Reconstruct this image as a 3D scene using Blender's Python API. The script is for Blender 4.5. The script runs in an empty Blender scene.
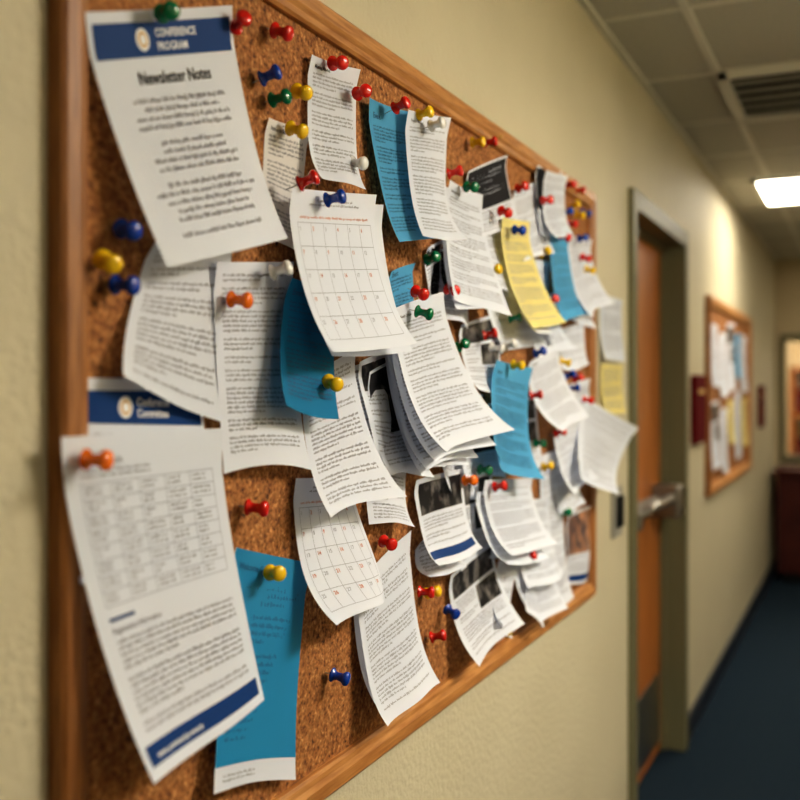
import bpy,bmesh,math,random
from mathutils import Vector,Matrix
random.seed(11)
col=bpy.context.scene.collection
# ---------------------------------------------------------------- camera calibration -> wall metres
S_,C_=.4254,.905
CAMX,CAMZ=.68,1.45
def P(px,py,h):
    """point of the noticeboard surface (distance h in front of the wall) measured from the photograph"""
    u=(px-400)/1000;D=CAMX-h;q=S_-u*C_
    return Vector((h,D*(C_+u*S_)/q,CAMZ+(387-py)/1000*D/q))
# ---------------------------------------------------------------- materials
def mat(name,c,rough=.6,metal=0,emit=0,c2=None,scale=50,bump=0,bscale=200,detail=3,stretch=None,spec=.5):
    m=bpy.data.materials.new(name);m.use_nodes=True;nt=m.node_tree;b=nt.nodes['Principled BSDF']
    b.inputs['Base Color'].default_value=(*c,1);b.inputs['Roughness'].default_value=rough;b.inputs['Metallic'].default_value=metal
    b.inputs['Specular IOR Level'].default_value=spec
    if emit: b.inputs['Emission Color'].default_value=(*c,1);b.inputs['Emission Strength'].default_value=emit
    if c2 or bump:
        tc=nt.nodes.new('ShaderNodeTexCoord');mp=nt.nodes.new('ShaderNodeMapping');nt.links.new(tc.outputs['Object'],mp.inputs[0])
        if stretch: mp.inputs['Scale'].default_value=stretch
    if c2:
        n=nt.nodes.new('ShaderNodeTexNoise');n.inputs['Scale'].default_value=scale;n.inputs['Detail'].default_value=detail
        r=nt.nodes.new('ShaderNodeValToRGB');r.color_ramp.elements[0].position=.35;r.color_ramp.elements[1].position=.65
        r.color_ramp.elements[0].color=(*c,1);r.color_ramp.elements[1].color=(*c2,1)
        nt.links.new(mp.outputs[0],n.inputs[0]);nt.links.new(n.outputs[0],r.inputs[0]);nt.links.new(r.outputs[0],b.inputs['Base Color'])
    if bump:
        n2=nt.nodes.new('ShaderNodeTexNoise');n2.inputs['Scale'].default_value=bscale;n2.inputs['Detail'].default_value=2
        bp=nt.nodes.new('ShaderNodeBump');bp.inputs['Strength'].default_value=bump;bp.inputs['Distance'].default_value=.004
        nt.links.new(mp.outputs[0],n2.inputs[0]);nt.links.new(n2.outputs[0],bp.inputs['Height']);nt.links.new(bp.outputs[0],b.inputs['Normal'])
    return m
M={}
M['wall']=mat('painted_plaster',(.575,.52,.37),.6,c2=(.605,.55,.395),scale=3,bump=.75,bscale=80,spec=.3)
M['wall2']=mat('painted_plaster_warm',(.62,.52,.34),.7)
M['tile']=mat('ceiling_tile',(.46,.445,.38),.9,c2=(.54,.52,.45),scale=120,bump=.3,bscale=150)
M['tbar']=mat('ceiling_tbar',(.66,.64,.55),.5)
M['carpet']=mat('navy_carpet',(.011,.022,.036),.95,c2=(.025,.044,.066),scale=110,bump=.6,bscale=300,spec=.1)
M['base']=mat('navy_baseboard',(.012,.018,.035),.5)
M['wood']=mat('oak_frame',(.36,.145,.036),.42,c2=(.56,.27,.085),scale=14,detail=6,stretch=(12,1.0,12))
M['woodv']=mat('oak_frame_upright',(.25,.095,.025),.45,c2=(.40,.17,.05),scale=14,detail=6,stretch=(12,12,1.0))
M['door']=mat('door_veneer',(.38,.125,.022),.4,c2=(.52,.19,.042),scale=5,detail=5,stretch=(5,5,.5))
M['olive']=mat('olive_door_frame',(.17,.16,.09),.5,spec=.3)
M['steel']=mat('brushed_steel',(.40,.39,.36),.35,1)
M['greypl']=mat('grey_plastic',(.30,.29,.25),.5)
M['dark']=mat('dark_metal',(.015,.015,.015),.7,spec=.1)
M['plaque']=mat('maroon_plaque',(.12,.010,.012),.8,spec=.05)
M['maroon']=mat('maroon_counter',(.085,.020,.014),.6,c2=(.055,.012,.010),scale=6,spec=.2)
M['brass']=mat('brass',(.6,.4,.15),.3,1)
M['lamp']=mat('key_fill_diffuser',(1,.925,.80),.5,emit=28)  # bright glow of the added key panel
M['lamp2']=mat('light_diffuser_soft',(1,.91,.75),.5,emit=12)
M['lampdim']=mat('dim_fill_diffuser',(1,.90,.72),.5,emit=5)  # weak glow of the added fill panels
M['glass']=mat('office_glass',(.98,.98,.96),.03);M['glass'].node_tree.nodes['Principled BSDF'].inputs['Transmission Weight'].default_value=1
# cork
m=bpy.data.materials.new('cork');m.use_nodes=True;nt=m.node_tree;b=nt.nodes['Principled BSDF'];b.inputs['Roughness'].default_value=.85
tc=nt.nodes.new('ShaderNodeTexCoord')
v=nt.nodes.new('ShaderNodeTexVoronoi');v.inputs['Scale'].default_value=290
n=nt.nodes.new('ShaderNodeTexNoise');n.inputs['Scale'].default_value=150;n.inputs['Detail'].default_value=6
r=nt.nodes.new('ShaderNodeValToRGB');e=r.color_ramp.elements
e[0].position=.29;e[0].color=(.06,.018,.005,1);e[1].position=.74;e[1].color=(.64,.33,.12,1)
x=e.new(.40);x.color=(.27,.10,.026,1);x=e.new(.58);x.color=(.41,.175,.052,1)
mx=nt.nodes.new('ShaderNodeMix');mx.data_type='RGBA';mx.blend_type='MULTIPLY';mx.inputs['Factor'].default_value=.55
sp=nt.nodes.new('ShaderNodeSeparateColor');mr=nt.nodes.new('ShaderNodeMapRange');mr.inputs['To Min'].default_value=.45;mr.inputs['To Max'].default_value=1.5
cb=nt.nodes.new('ShaderNodeCombineColor')
for t in (v,n): nt.links.new(tc.outputs['Object'],t.inputs['Vector'])
nt.links.new(n.outputs[0],r.inputs[0]);nt.links.new(v.outputs['Color'],sp.inputs[0]);nt.links.new(sp.outputs[0],mr.inputs['Value'])
for i in range(3): nt.links.new(mr.outputs[0],cb.inputs[i])
nt.links.new(r.outputs[0],mx.inputs['A']);nt.links.new(cb.outputs[0],mx.inputs['B']);nt.links.new(mx.outputs['Result'],b.inputs['Base Color'])
bp=nt.nodes.new('ShaderNodeBump');bp.inputs['Strength'].default_value=.6;bp.inputs['Distance'].default_value=.002
nt.links.new(n.outputs[0],bp.inputs['Height']);nt.links.new(bp.outputs[0],b.inputs['Normal']);M['cork']=m
def paper(name,c,tr=.2):
    m=mat(name,c,.75,spec=.25);nt=m.node_tree;b=nt.nodes['Principled BSDF'];o=nt.nodes['Material Output']
    t=nt.nodes.new('ShaderNodeBsdfTranslucent');t.inputs[0].default_value=(*c,1);x=nt.nodes.new('ShaderNodeMixShader');x.inputs[0].default_value=tr
    nt.links.new(b.outputs[0],x.inputs[1]);nt.links.new(t.outputs[0],x.inputs[2]);nt.links.new(x.outputs[0],o.inputs[0]);return m
M['white']=paper('white_paper',(.84,.88,.97));M['cream']=paper('cream_paper',(.88,.86,.84))
M['cyan']=paper('blue_paper',(.11,.42,.70));M['tealp']=paper('teal_paper',(.010,.20,.40))
M['yel']=paper('yellow_paper',(.90,.78,.31))
M['ink']=mat('ink_grey',(.33,.33,.37),.8);M['inkd']=mat('ink_black',(.06,.06,.065),.7);M['navy']=mat('ink_navy',(.003,.043,.18),.6,spec=.2)
M['iblue']=mat('ink_cyan',(.008,.23,.46),.6);M['iteal']=mat('ink_deep_blue',(.008,.09,.21),.6);M['ired']=mat('ink_red',(.66,.26,.18),.7);M['iw']=mat('ink_white',(.85,.85,.87),.7)
M['igold']=mat('ink_gold',(.6,.38,.12),.6);M['line']=mat('ink_line',(.46,.48,.55),.7)
M['photo']=mat('photo_print',(.010,.010,.013),.5,c2=(.26,.24,.23),scale=38,detail=5,spec=.2)
M['photo'].node_tree.nodes['Color Ramp'].color_ramp.elements[0].position=.47;M['photo'].node_tree.nodes['Color Ramp'].color_ramp.elements[1].position=.75
M['black']=mat('ink_charcoal',(.018,.018,.022),.7,spec=.1)
M['photo2']=mat('photo_print_colour',(.02,.03,.06),.35,c2=(.50,.25,.14),scale=30,detail=4)
PC={'r':(.72,.018,.010),'b':(.006,.055,.40),'g':(.0,.18,.07),'y':(.90,.57,.012),'w':(.85,.84,.82),'o':(.92,.19,.010)}
for k,c in PC.items(): M['pin_'+k]=mat('pin_plastic_'+k,c,.16,spec=.7)
# ---------------------------------------------------------------- mesh helpers
def obj(name,V,F,mats,mi=None,parent=None,smooth=False):
    me=bpy.data.meshes.new(name);me.from_pydata([tuple(p) for p in V],[],F)
    for k in mats: me.materials.append(M[k])
    if mi: me.polygons.foreach_set('material_index',mi)
    if smooth: me.polygons.foreach_set('use_smooth',[True]*len(me.polygons))
    me.update();o=bpy.data.objects.new(name,me);col.objects.link(o)
    if parent:o.parent=parent
    return o
def empty(name,loc=(0,0,0)):
    o=bpy.data.objects.new(name,None);o.empty_display_size=.05;col.objects.link(o);return o
BF=[(0,1,3,2),(4,6,7,5),(0,4,5,1),(2,3,7,6),(0,2,6,4),(1,5,7,3)]
def boxes(name,bs,mk,parent=None,bevel=0):
    V=[];F=[]
    for (x0,x1,y0,y1,z0,z1) in bs:
        o=len(V)
        for x in (x0,x1):
            for y in (y0,y1):
                for z in (z0,z1): V.append((x,y,z))
        F+=[tuple(i+o for i in f) for f in BF]
    ob=obj(name,V,F,[mk],parent=parent)
    if bevel:
        md=ob.modifiers.new('bevel','BEVEL');md.width=bevel;md.segments=3
    return ob
def revolve(prof,n,mtx,V,F):
    o=len(V)
    for (a,r) in prof:
        for i in range(n):
            t=2*math.pi*i/n;V.append(mtx@Vector((a,r*math.cos(t),r*math.sin(t))))
    for j in range(len(prof)-1):
        for i in range(n):
            k=(i+1)%n;F.append((o+j*n+i,o+j*n+k,o+(j+1)*n+k,o+(j+1)*n+i))
    F.append(tuple(o+(len(prof)-1)*n+i for i in range(n)));F.append(tuple(o+n-1-i for i in range(n)))
# ---------------------------------------------------------------- room shell
H=2.45;W=2.04;Y0=-2.4;YE=8.4
boxes('wall_left',[(-.15,0,Y0,3.11,0,H),(-.15,0,4.14,YE,0,H),(-.15,0,3.11,4.14,2.07,H)],'wall')
boxes('wall_right',[(W,W+.12,Y0,YE+2.6,0,H)],'wall')
boxes('wall_back',[(-.15,W+.12,Y0-.12,Y0,0,H)],'wall')
boxes('wall_end',[(-.15,.04,YE,YE+.1,0,H),(.04,W,YE,YE+.1,1.86,H),(.04,W,YE,YE+.1,0,.86)],'wall2')
boxes('wall_office_side',[(-.15,-.05,YE+.1,YE+2.6,0,H)],'wall2')
boxes('wall_office_rear',[(-.15,W+.12,YE+2.6,YE+2.7,0,H)],'wall2')
boxes('floor',[(-.15,W+.12,Y0-.12,YE+2.7,-.1,0)],'carpet')
boxes('ceiling',[(-.15,W+.12,Y0-.12,YE+2.7,H,H+.1)],'tile')
g=[(x-.012,x+.012,Y0,YE,H-.006,H) for x in (.24,.84,1.44)]
y=-2.1
while y<YE: g.append((0,W,y-.012,y+.012,H-.005,H));y+=.6
g.append((0,.02,Y0,YE,H-.012,H));g.append((W-.02,W,Y0,YE,H-.012,H))
boxes('trim_ceiling_grid',g,'tbar')
boxes('baseboard_left',[(0,.012,Y0,3.11,0,.1),(0,.012,4.14,YE,0,.1)],'base')
boxes('baseboard_right',[(W-.012,W,Y0,YE,0,.1)],'base')
w=empty('window_1')
boxes('window_frame',[(.04,.08,YE-.02,YE+.12,.86,1.86),(W-.05,W,YE-.02,YE+.12,.86,1.86),(.08,W-.05,YE-.02,YE+.12,1.81,1.86),(.08,W-.05,YE-.02,YE+.12,.86,.91),(1.0,1.04,YE-.01,YE+.1,.91,1.81)],'olive',w)
boxes('window_pane',[(.08,W-.05,YE+.04,YE+.046,.91,1.81)],'glass',w)
sh=empty('office_shelf')
boxes('shelf_boards',[(-.04,1.2,YE+2.25,YE+2.58,z,z+.03) for z in (.05,.65,1.15,1.62)]+[(-.04,-.01,YE+2.25,YE+2.58,0,1.65),(1.17,1.2,YE+2.25,YE+2.58,0,1.65)],'door',sh)
boxes('shelf_binders',[(.02+i*.075,.08+i*.075,YE+2.3,YE+2.55,zz,zz+.26) for zz in (.68,1.18) for i in range(14) if (i*7+int(zz*10))%5],'plaque',sh)
ct=empty('reception_counter')
boxes('counter_body',[(.06,1.5,YE-.5,YE-.03,.08,.80)],'maroon',ct)
boxes('counter_plinth',[(.10,1.5,YE-.45,YE-.03,0,.08)],'dark',ct)
boxes('counter_top',[(.03,1.54,YE-.55,YE-.03,.80,.84)],'maroon',ct,.008)
boxes('counter_panels',[(.12+i*.45,.50+i*.45,YE-.51,YE-.5,.15,.74) for i in range(3)],'maroon',ct,.004)
def troffer(x0,x1,y0,y1,mk='lamp'):
    e=empty('ceiling_light')
    boxes('light_trim',[(x0,x1,y0,y0+.025,H-.02,H-.004),(x0,x1,y1-.025,y1,H-.02,H-.004),(x0,x0+.025,y0,y1,H-.02,H-.004),(x1-.025,x1,y0,y1,H-.02,H-.004)],'tbar',e)
    boxes('diffuser_panel',[(x0+.025,x1-.025,y0+.025,y1-.025,H-.014,H-.004)],mk,e)
troffer(1.44,2.02,1.35,2.55);troffer(.16,1.36,5.05,5.75,'lamp2');troffer(1.44,2.02,-.3,.3,'lampdim');troffer(.10,1.9,YE+.9,YE+1.8,'lamp2');troffer(.84,1.44,7.5,8.1,'lampdim')  # default and dim panels are unseen, added to brighten board and corridor
vt=empty('ceiling_vent')
boxes('vent_frame',[(.24,1.0,3.3,3.33,H-.022,H),(.24,1.0,3.87,3.9,H-.022,H),(.24,.27,3.3,3.9,H-.022,H),(.97,1.0,3.3,3.9,H-.022,H)],'tbar',vt)
boxes('vent_shade_plate',[(.27,.97,3.33,3.87,H-.008,H-.001)],'dark',vt)  # black plate stands in for the shade inside the vent
boxes('vent_louvers',[(.27,.97,3.41+i*.10,3.418+i*.10,H-.02,H-.008) for i in range(5)],'greypl',vt)
d=empty('door_1')
boxes('door_casing',[(-.15,.018,3.11,3.17,0,2.07),(-.15,.018,4.08,4.14,0,2.07),(-.15,.018,3.17,4.08,2.01,2.07)],'olive',d,.002)
boxes('door_stop',[(-.08,-.06,3.17,3.19,0,2.01),(-.08,-.06,4.06,4.08,0,2.01),(-.08,-.06,3.17,4.08,1.99,2.01)],'olive',d)
boxes('door_leaf',[(-.125,-.08,3.175,4.075,.01,2.005)],'door',d)
boxes('kick_plate',[(-.08,-.077,3.22,4.03,.05,.32)],'steel',d)
boxes('hinges',[(-.08,-.065,3.172,3.2,z,z+.1) for z in (.25,1.0,1.72)],'steel',d)
boxes('panic_bar_housing',[(-.08,-.04,3.25,3.95,.985,1.035)],'greypl',d,.006)
V=[];F=[]
revolve([(0,.0),(0,.016),(.72,.016),(.72,0)],16,Matrix.Translation((.0,3.25,1.03))@Matrix.Rotation(math.pi/2,4,'Z'),V,F)
obj('push_bar',V,F,['steel'],parent=d,smooth=True)
boxes('panic_bar_brackets',[(-.08,.016,3.23,3.27,.985,1.05),(-.08,.028,3.86,3.97,.955,1.075)],'steel',d,.010)
sw=empty('card_reader');boxes('reader_plate',[(0,.010,2.88,2.99,1.01,1.155)],'greypl',sw,.003);boxes('reader_face',[(.010,.022,2.905,2.965,1.04,1.13)],'dark',sw,.003)
for i,(y0,y1,z0,z1) in enumerate([(4.30,4.58,1.21,1.50),(7.05,7.3,1.18,1.46)]):
    e=empty('door_plaque');boxes('plaque_plate',[(.0005,.0255,y0,y1,z0,z1)],'plaque',e,.003);boxes('plaque_label',[(.0255,.0265,y0+.06,y1-.06,z1-.08,z1-.06)],'igold',e)
# ---------------------------------------------------------------- framed boards
def board(name,y0,y1,z0,z1,fw,th):
    e=empty(name)
    boxes('cork_panel',[(.001,.004,y0+fw*.6,y1-fw*.6,z0+fw*.6,z1-fw*.6)],'cork',e)
    def member(nm,a,b_,c,dd,mk):
        prof=[(0,0),(th*.8,0),(th,.12),(th,.55),(th*.8,.72),(th*.72,.9),(th*.55,1),(0,1)]
        V=[];F=[]
        for (o_,i_) in ((a,dd),(b_,c)):
            for x,t in prof: V.append((x,o_[0]+(i_[0]-o_[0])*t,o_[1]+(i_[1]-o_[1])*t))
        n=len(prof)
        for i in range(n): F.append((i,(i+1)%n,n+(i+1)%n,n+i))
        F.append(tuple(range(n)));F.append(tuple(range(2*n-1,n-1,-1)))
        o=obj(nm,V,F,[mk],parent=e)
        bm=bmesh.new();bm.from_mesh(o.data);bmesh.ops.recalc_face_normals(bm,faces=bm.faces);bm.to_mesh(o.data);bm.free()
    O=[(y0,z0),(y1,z0),(y1,z1),(y0,z1)];I=[(y0+fw,z0+fw),(y1-fw,z0+fw),(y1-fw,z1-fw),(y0+fw,z1-fw)]
    member('frame_bottom',O[0],O[1],I[1],I[0],'wood');member('frame_right',O[1],O[2],I[2],I[1],'woodv')
    member('frame_top',O[2],O[3],I[3],I[2],'wood');member('frame_left',O[3],O[0],I[0],I[3],'woodv')
    return e
B=board('cork_bulletin_board',.69,2.64,.895,1.965,.040,.020)
V=[];F=[]
for yy in (1.05,1.87): revolve([(.018,.0),(.018,.005),(.0225,.004),(.0235,0)],14,Matrix.Translation((0,yy,1.944)),V,F)
obj('frame_screws',V,F,['brass'],parent=B,smooth=True)
board('notice_board',4.70,6.45,.95,1.87,.05,.025)
# ---------------------------------------------------------------- sheets of paper
_tc={}
def textmesh(s):
    if s in _tc: return _tc[s]
    cu=bpy.data.curves.new('t','FONT');cu.body=s;cu.size=1;cu.resolution_u=2;cu.offset=.018
    o=bpy.data.objects.new('t',cu);col.objects.link(o);bpy.context.view_layer.update()
    me=o.to_mesh();v=[(p.co.x,p.co.y) for p in me.vertices];f=[tuple(p.vertices) for p in me.polygons]
    o.to_mesh_clear();bpy.data.objects.remove(o);w=max(a for a,_ in v);_tc[s]=(v,f,w);return _tc[s]
class Sheet:
    def __init__(s,name,q,base='white',seed=0,pw=1.9,pts=None,curl=1,roll=None):
        s.q=pts or [P(*c) for c in q];s.mats=[base];s.V=[];s.F=[];s.I=[];s.name=name
        s.r=random.Random(seed);s.pw=pw;R=s.r.uniform
        s.a=R(-.010,.012)*curl;s.tw=R(-.006,.006)*curl;s.w2=R(.002,.006)*curl;s.ph=R(0,6)
        s.cl=R(-.004,.026)*curl;s.cr=R(-.004,.022)*curl;s.sag=R(-.005,.009)*curl
        if roll: s.cl,s.cr,s.w2,s.a,s.tw=roll
        s.Wd=(s.q[1]-s.q[0]).length;s.Ht=(s.q[3]-s.q[0]).length
        nx,ny=14,26
        for j in range(ny+1):
            for i in range(nx+1): s.V.append(s.S(i/nx,j/ny))
        for j in range(ny):
            for i in range(nx):
                k=j*(nx+1)+i;s.F.append((k,k+1,k+nx+2,k+nx+1));s.I.append(0)
    def S(s,u,v,off=0):
        a,b,c,d=s.q
        y=(a.y*(1-u)+b.y*u)*(1-v)+(d.y*(1-u)+c.y*u)*v
        z=(a.z*(1-u)+b.z*u)*(1-v)+(d.z*(1-u)+c.z*u)*v
        t=a.x*(1-u)+b.x*u;bt=d.x*(1-u)+c.x*u
        vv=min(max(v,0),1)
        x=t+(bt-t)*vv**s.pw+s.a*math.sin(math.pi*u)*vv+s.tw*math.sin(v*4+u*2)*vv+s.w2*math.sin(u*6+v*3+s.ph)*vv
        e=vv**5
        x+=e*(s.cl*(1-u)**2+s.cr*u**2);z+=s.sag*math.sin(math.pi*u)*e
        z+=e*.3*(abs(s.cl)*(1-u)**2+abs(s.cr)*u**2)
        x+=.006*max(0,.15-v)/.15*(abs(u-.5)*2)**2
        return Vector((max(x,.0055)+off,y,z))
    def mi(s,k):
        if k not in s.mats:s.mats.append(k)
        return s.mats.index(k)
    def rect(s,u0,v0,u1,v1,k,off=.0006,st=.04):
        n=max(1,math.ceil(abs(u1-u0)/st));m=max(1,math.ceil(abs(v1-v0)/st));o=len(s.V);mi=s.mi(k)
        for j in range(m+1):
            for i in range(n+1): s.V.append(s.S(u0+(u1-u0)*i/n,v0+(v1-v0)*j/m,off))
        for j in range(m):
            for i in range(n):
                a=o+j*(n+1)+i;s.F.append((a,a+1,a+n+2,a+n+1));s.I.append(mi)
    def disc(s,u,v,r,k,off=.0009,hole=0):
        o=len(s.V);mi=s.mi(k);ru=r/s.Wd;rv=r/s.Ht;s.V.append(s.S(u,v,off))
        for i in range(20):
            t=i*math.pi/10;s.V.append(s.S(u+ru*math.cos(t),v+rv*math.sin(t),off))
        for i in range(20): s.F.append((o,o+1+i,o+1+(i+1)%20));s.I.append(mi)
    def text(s,t,u,v,size,k,center=False,off=.0009):
        vs,fs,w=textmesh(t);su=size/s.Wd;sv=size/s.Ht;o=len(s.V);mi=s.mi(k)
        if center:u-=w*su/2
        for x,y in vs:s.V.append(s.S(u+x*su,v-y*sv,off))
        for f in fs:s.F.append(tuple(i+o for i in f));s.I.append(mi)
    def body(s,v0,v1,u0=.09,u1=.91,k='ink',center=False,pitch=.0054,cw=.0024):
        dv=pitch/s.Ht;du=cw/s.Wd;v=v0;mi=s.mi(k);left=s.r.randint(2,5);r=s.r
        while v+dv<v1:
            if left==0: left=r.randint(2,6);v+=dv*.8;continue
            left-=1;end=u1 if left else u0+(u1-u0)*r.uniform(.3,.8)
            if center: 
                q=(u1-u0)*r.uniform(0,.22);ua=u0+q;end=u1-q
            else: ua=u0
            u=ua
            while u<end:
                for _ in range(r.randint(2,8)):
                    if u>end:break
                    t=r.choice((.38,.38,.38,.55,.6));bt=.05 if r.random()>.12 else -.12
                    o=len(s.V)
                    for a,b in ((u,v+dv*(.8-t)),(u+du*.6,v+dv*(.8-t)),(u+du*.6,v+dv*(.8-bt)),(u,v+dv*(.8-bt))): s.V.append(s.S(a,b,.0006))
                    s.F.append((o,o+1,o+2,o+3));s.I.append(mi);u+=du
                u+=du*.9
            v+=dv
    def done(s,parent=None):
        return obj(s.name,s.V,s.F,s.mats,s.I,parent,True)
def banner(s,v0,v1,a,b_=None):
    s.rect(.03,v0,.97,v1,'navy');h=(v1-v0)*s.Ht;vc=(v0+v1)/2
    s.disc(.33,vc,h*.33,'iw');s.disc(.33,vc,h*.24,'igold',.0012);s.disc(.33,vc,h*.15,'iw',.0015)
    s.text(a,.42,vc-(.008 if b_ else -.02),h*.34,'iw')
    if b_:s.text(b_,.42,vc+.045,h*.34,'iw')
def grid(s,u0,v0,u1,v1,nc,nr,k,t=.0009):
    for i in range(nc+1):
        u=u0+(u1-u0)*i/nc;s.rect(u,v0,u+t/s.Wd,v1,k)
    for j in range(nr+1):
        v=v0+(v1-v0)*j/nr;s.rect(u0,v,u1,v+t/s.Ht,k)
NM={'typed':'typed_sheet','cream':'typed_sheet','header':'letterhead_sheet','newsletter':'newsletter_page','table':'schedule_sheet','blueflyer':'blue_flyer','blank':'blank_sheet','dark':'charcoal_flyer',
 'calendar':'calendar_page','calendar2':'calendar_page','teal':'teal_flyer','blue':'blue_notice','photo':'photo_newsletter','colphoto':'photo_poster','navyfoot':'event_flyer','yellow':'yellow_notice'}
BASE={'teal':'tealp','blue':'cyan','yellow':'yel','blueflyer':'white','cream':'cream'}
def sheet(kind,q,seed,pts=None,parent=None,name=None,lod=1,curl=1,roll=None):
    s=Sheet(name or NM[kind],q,BASE.get(kind,'white'),seed,pts=pts,curl=curl,roll=roll);r=s.r
    P_=dict(pitch=.0054*lod,cw=.0024*lod)
    if kind in('typed','cream'):
        v=.05
        if r.random()<.4: s.text(r.choice(('Notice to Staff','Weekly Update','Program Notes','Meeting Minutes')),.1,.085,.007*lod,'inkd');v=.11
        s.body(v,.94,**P_)
    elif kind=='newsletter':
        banner(s,.045,.18,'CONFERENCE','PROGRAM');s.text('Newsletter Notes',.5,.285,.0175,'inkd',True)
        s.body(.33,.92,center=True,u0=.12,u1=.88,pitch=.0088,cw=.0028)
    elif kind=='header': banner(s,.06,.22,'Conference','Committee');s.body(.26,.95,**P_)
    elif kind=='table':
        s.text('Schedule Details',.09,.085,.009,'ink');s.body(.095,.13,u1=.5)
        grid(s,.08,.14,.92,.50,5,8,'line')
        for j in range(8):
            for i in range(5):
                vv=.145+j*.045;s.body(vv,vv+.035,u0=.10+i*.168,u1=.10+i*.168+r.uniform(.05,.12))
        s.rect(.08,.535,.24,.545,'navy');s.text('Registration Information',.08,.58,.008,'ink')
        s.body(.595,.89,pitch=.0064);s.rect(.04,.905,.96,.965,'navy');s.text('www.community-events',.10,.95,.009,'iw')
    elif kind=='blueflyer':
        s.rect(.0,.0,1,.90,'iblue');s.text('Welcome Guide',.09,.085,.011,'iteal')
        s.body(.13,.86,k='iteal',pitch=.0095,cw=.0028);s.body(.93,.97,u0=.1,u1=.5)
    elif kind in('teal','blue'):
        s.text('Event',.1,.12,.012,'iteal');s.body(.16,.93,k='iteal',**P_)
    elif kind=='yellow': s.body(.08,.93,**P_)
    elif kind in('calendar','calendar2'):
        s.body(.05,.12,u0=.2,u1=.8,center=True);v0=.2;s.body(v0-.045,v0,u0=.1,u1=.9,k='ired');grid(s,.07,v0,.93,.92,6,5,'line',.0008)
        for j in range(5):
            for i in range(6): s.text(str(j*6+i+1),.085+i*.143,v0+.05+j*.144,.0075,'ired' if (i+j)%2 else 'line')
    elif kind=='photo':
        s.rect(.06,.05,.94,.30,'photo');s.body(.33,.62,u1=.47,**P_);s.rect(.52,.34,.94,.60,'photo');s.body(.62,.94,u1=.91,**P_)
    elif kind=='dark':
        s.rect(.03,.03,.97,.62,'black');s.body(.10,.5,k='line',u0=.14,u1=.86,pitch=.0075);s.body(.65,.95,**P_)
    elif kind=='colphoto': s.rect(.05,.04,.95,.60,'photo2');s.body(.63,.86);s.rect(.05,.88,.95,.96,'navy')
    elif kind=='navyfoot': s.rect(.07,.06,.93,.42,'photo');s.body(.46,.80);s.rect(.04,.84,.96,.93,'navy')
    return s.done(parent)
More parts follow.
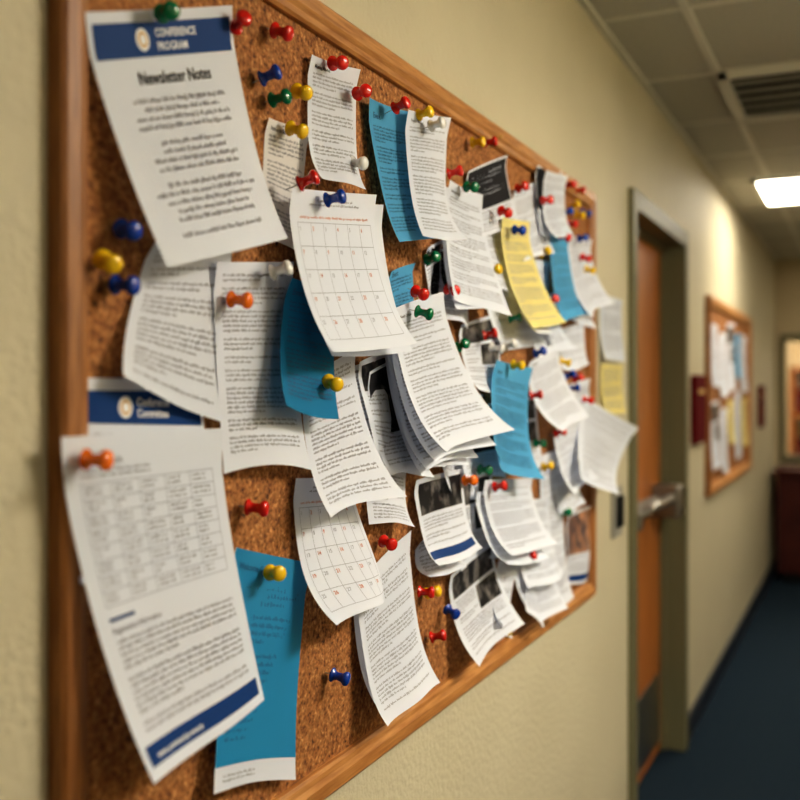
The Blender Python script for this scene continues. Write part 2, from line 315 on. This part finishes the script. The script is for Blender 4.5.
SH=[
("typed","152,240,235,225,222,422,117,378",6,25,20),
("typed","213,262,290,262,305,472,225,474",10,24,22),
("header","80,378,200,378,222,590,72,586",6,12,12),
("newsletter","80,13,228,6,285,240,172,268",12,62,50),
("table","56,437,218,428,262,700,148,785",20,75,50),
("blueflyer","232,547,308,563,295,780,215,795",8,28,22),
("cream","265,118,308,130,298,262,262,240",5,9,9),
("typed","308,55,357,70,355,195,308,185",10,18,22),
("blank","292,200,380,205,410,352,330,357",30,66,68),
("calendar","288,188,373,195,408,347,325,355",37,86,90),
("teal","288,278,338,290,335,420,278,408",28,46,46),
("typed","303,380,352,350,393,500,320,520",12,50,55),
("calendar2","292,478,350,478,388,600,315,630",8,38,38),
("typed","352,590,402,540,430,680,370,705",8,30,35),
("typed","355,585,408,530,435,685,380,730",12,45,55),
("blue","366,98,405,112,440,240,395,245",14,42,50),
("typed","405,110,448,118,455,245,420,238",28,56,60),
("typed","383,335,428,318,466,466,410,480",22,52,52),
("typed","385,328,430,312,474,459,414,474",27,62,62),
("typed","388,318,436,300,486,448,420,467",34,78,78),
("typed","392,308,440,292,498,435,430,458",42,95,95),
("photo","356,362,400,345,425,480,378,460",8,28,30),
("navyfoot","413,480,462,468,478,550,430,570",12,44,48),
("typed","372,440,410,450,403,530,368,525",8,18,20),
("blue","388,272,412,263,414,320,388,330",8,14,14),
("typed","447,180,480,195,508,318,455,300",22,55,60),
("typed","441,186,476,196,500,308,452,312",16,40,44),
("dark","465,172,505,155,518,225,478,238",10,22,25),
("typed","480,262,520,250,545,345,500,350",10,24,28),
("yellow","500,217,527,222,556,325,522,328",30,62,66),
("blue","549,230,566,235,583,318,560,325",28,55,55),
("typed","568,235,590,240,610,305,580,322",18,60,70),
("typed","585,398,637,428,608,497,578,480",20,70,60),
("blue","494,360,530,368,532,482,487,462",34,52,60),
("typed","527,362,558,348,582,418,547,435",30,60,66),
("photo","458,325,500,312,500,400,468,392",10,24,24),
("typed","482,480,530,478,552,545,505,558",24,60,62),
("typed","474,492,520,486,545,560,496,568",16,46,48),
("photo","448,575,492,540,515,625,468,668",12,40,45),
("typed","510,545,545,530,562,610,530,625",14,40,50),
("typed","553,430,577,420,592,480,570,498",26,55,60),
("colphoto","566,515,590,505,590,580,567,585",8,12,12),
("dark","535,165,560,172,563,240,543,235",16,34,34),
("typed","512,190,540,180,548,255,520,262",10,22,26),
("typed","556,330,584,322,588,365,560,372",14,30,30),
("dark","428,245,462,255,470,330,432,325",6,14,14),
("typed","440,380,480,395,478,500,440,490",6,12,12),
("typed","540,455,562,448,565,600,545,608",10,26,26),
("photo","452,482,490,470,500,560,458,572",6,12,12),
("typed","520,255,548,262,552,345,524,338",12,26,26),
("typed","560,255,590,262,592,330,562,325",8,14,14),
("typed","470,215,505,222,512,300,474,290",8,16,16),
("photo","424,250,440,240,446,300,428,310",8,14,14),
("typed","415,545,448,520,455,570,418,580",6,10,10),
("photo","500,400,535,395,545,470,505,478",8,16,16),
("typed","340,370,372,360,380,450,345,460",5,9,9),
("typed","566,385,590,378,592,440,568,448",8,14,14),
("dark","458,412,494,402,502,478,462,486",10,20,22),
("typed","536,555,556,548,540,630,526,612",20,45,50),
("typed","518,500,548,498,556,575,524,590",10,30,34),
("photo","556,440,575,434,580,505,560,515",12,24,24),
("typed","530,300,556,292,566,352,536,360",10,28,30),
("typed","544,170,566,176,570,236,550,240",22,48,50),
("dark","366,372,408,352,436,470,388,476",14,36,40),
("typed","500,552,522,540,512,640,492,628",16,36,44),
]
# (left corner curl, right corner curl, ripple, belly, twist) for sheets whose bend is clear in the photo
ROLL={1:(.0,.010,.002,.003,0),8:(.004,.006,.002,-.004,0),9:(.012,.016,.002,-.005,0),10:(.010,.004,.002,.004,0),11:(.014,.020,.003,-.004,0),
 17:(.020,.004,.003,-.004,.002),18:(.024,.010,.003,-.005,.002),19:(.026,.018,.003,-.006,.002),20:(.030,.032,.003,-.010,.002)}
for n,(k,s,a,b_,c) in enumerate(SH):
    v=[float(x) for x in s.split(',')];h=[a,a,c,b_]
    sheet(k,[(v[2*i],v[2*i+1],h[i]/1000) for i in range(4)],n+3,curl=.5 if n in(0,2,3,4,5) else 1.2,roll=ROLL.get(n))
def flat(kind,y0,y1,z0,z1,h,seed,tilt=0,parent=None,name=None,lod=1.6):
    sheet(kind,None,seed,[Vector((h,y0,z1)),Vector((h,y1,z1+tilt)),Vector((h+.012,y1-tilt,z0+tilt)),Vector((h+.012,y0-tilt,z0))],parent,name,lod,curl=.3)
flat('typed',2.73,3.00,1.525,1.71,.003,90);flat('yellow',2.74,3.0,1.37,1.515,.003,91)
for i,(k,y0,y1,z0,z1) in enumerate([('typed',4.8,5.05,1.45,1.75),('typed',5.1,5.35,1.4,1.72),('photo',5.4,5.7,1.42,1.78),('blue',5.75,5.95,1.5,1.75),('typed',6.0,6.3,1.42,1.75),
   ('photo',4.82,5.1,1.06,1.38),('typed',5.15,5.4,1.02,1.35),('yellow',5.45,5.7,1.15,1.38),('typed',5.75,6.0,1.05,1.42),('yellow',6.05,6.3,1.1,1.38)]): flat(k,y0,y1,z0,z1,.006,100+i,random.uniform(-.02,.02))
# ---------------------------------------------------------------- push pins
PN="167,12,g,14;240,22,r,6;282,32,r,6;270,75,b,6;280,98,g,6;302,92,y,6;297,130,y,8;338,63,r,12;362,92,r,14;401,105,r,24;425,113,y,22;437,124,w,34;358,163,w,14;308,180,r,30;335,198,b,40;128,230,b,6;108,262,y,6;125,285,b,6;240,300,o,12;281,270,w,18;333,383,y,34;97,460,o,24;257,508,r,6;275,573,y,10;340,677,b,6;388,543,r,6;455,172,r,24;471,187,g,26;420,293,r,40;424,313,g,46;478,142,y,6;495,270,y,20;522,187,r,14;547,200,r,24;519,230,b,34;490,334,r,14;540,352,b,34;518,365,y,38;515,318,g,24;575,205,y,10;580,215,y,10;580,190,r,6;565,237,r,30;540,443,g,18;470,480,o,14;485,470,g,20;426,592,r,6;433,592,y,6;452,612,b,8;438,636,r,6;505,632,y,8;570,375,b,16;578,378,r,16;490,142,r,6;586,258,r,24;553,300,r,34;568,212,b,14;548,466,y,18;588,400,r,24;432,258,g,10;452,290,r,16;510,345,w,22;497,348,w,20;565,362,y,18;571,184,r,8;586,213,b,10;572,224,r,12;590,270,y,20;560,432,r,28;536,395,r,30;574,388,b,16;505,212,r,30;462,345,g,14;530,556,r,24;566,512,g,12;500,486,r,26;545,252,y,16;583,238,b,22"
PS=1.22
prof=[(-.010,.0003),(.004,.0007),(.0042,.0025),(.005,.0074),(.0062,.0083),(.0074,.0078),(.0088,.0055),(.012,.0044),(.018,.0050),(.0200,.0066),(.0215,.0078),(.0235,.0080),(.0255,.0072),(.0268,.0045),(.0272,0.0005)]
prof=[(a*PS,r*PS) for a,r in prof]
V=[];F=[];I=[];ks=sorted(PC)
V2=[];F2=[]
for t in PN.split(';'):
    a=t.split(',');h=int(a[3])/1000;c=P(float(a[0]),float(a[1]),h+.020)
    ax=Vector((1,random.uniform(-.55,.25),random.uniform(-.40,.40))).normalized()
    rot=Vector((1,0,0)).rotation_difference(ax).to_matrix().to_4x4()
    mt=Matrix.Translation(c-ax*.0155*PS)@rot
    f0=len(F);revolve(prof[2:],20,mt,V,F);I+=[ks.index(a[2])]*(len(F)-f0)
    revolve(prof[:2],8,mt,V2,F2)
pe=empty('pushpins')
o=obj('pin_heads',V,F,['pin_'+k for k in ks],I,pe,True);obj('pin_needles',V2,F2,['steel'],parent=pe,smooth=True)
# ---------------------------------------------------------------- world / camera
w=bpy.data.worlds.new('world');bpy.context.scene.world=w;w.use_nodes=True;w.node_tree.nodes['Background'].inputs[0].default_value=(.6,.55,.45,1);w.node_tree.nodes['Background'].inputs[1].default_value=.3
cd=bpy.data.cameras.new('camera');cam=bpy.data.objects.new('camera',cd);col.objects.link(cam);bpy.context.scene.camera=cam
cam.location=(CAMX,0,CAMZ);cam.rotation_euler=(math.pi/2,0,math.atan2(S_,C_))
cd.sensor_width=36;cd.lens=45;cd.shift_y=-13/800;cd.clip_start=.02
cd.dof.use_dof=True;cd.dof.focus_distance=1.42;cd.dof.aperture_fstop=2.6
vs=bpy.context.scene.view_settings;vs.view_transform='Standard'
try: vs.look='Medium High Contrast'
except Exception: vs.look='None'
vs.exposure=.12
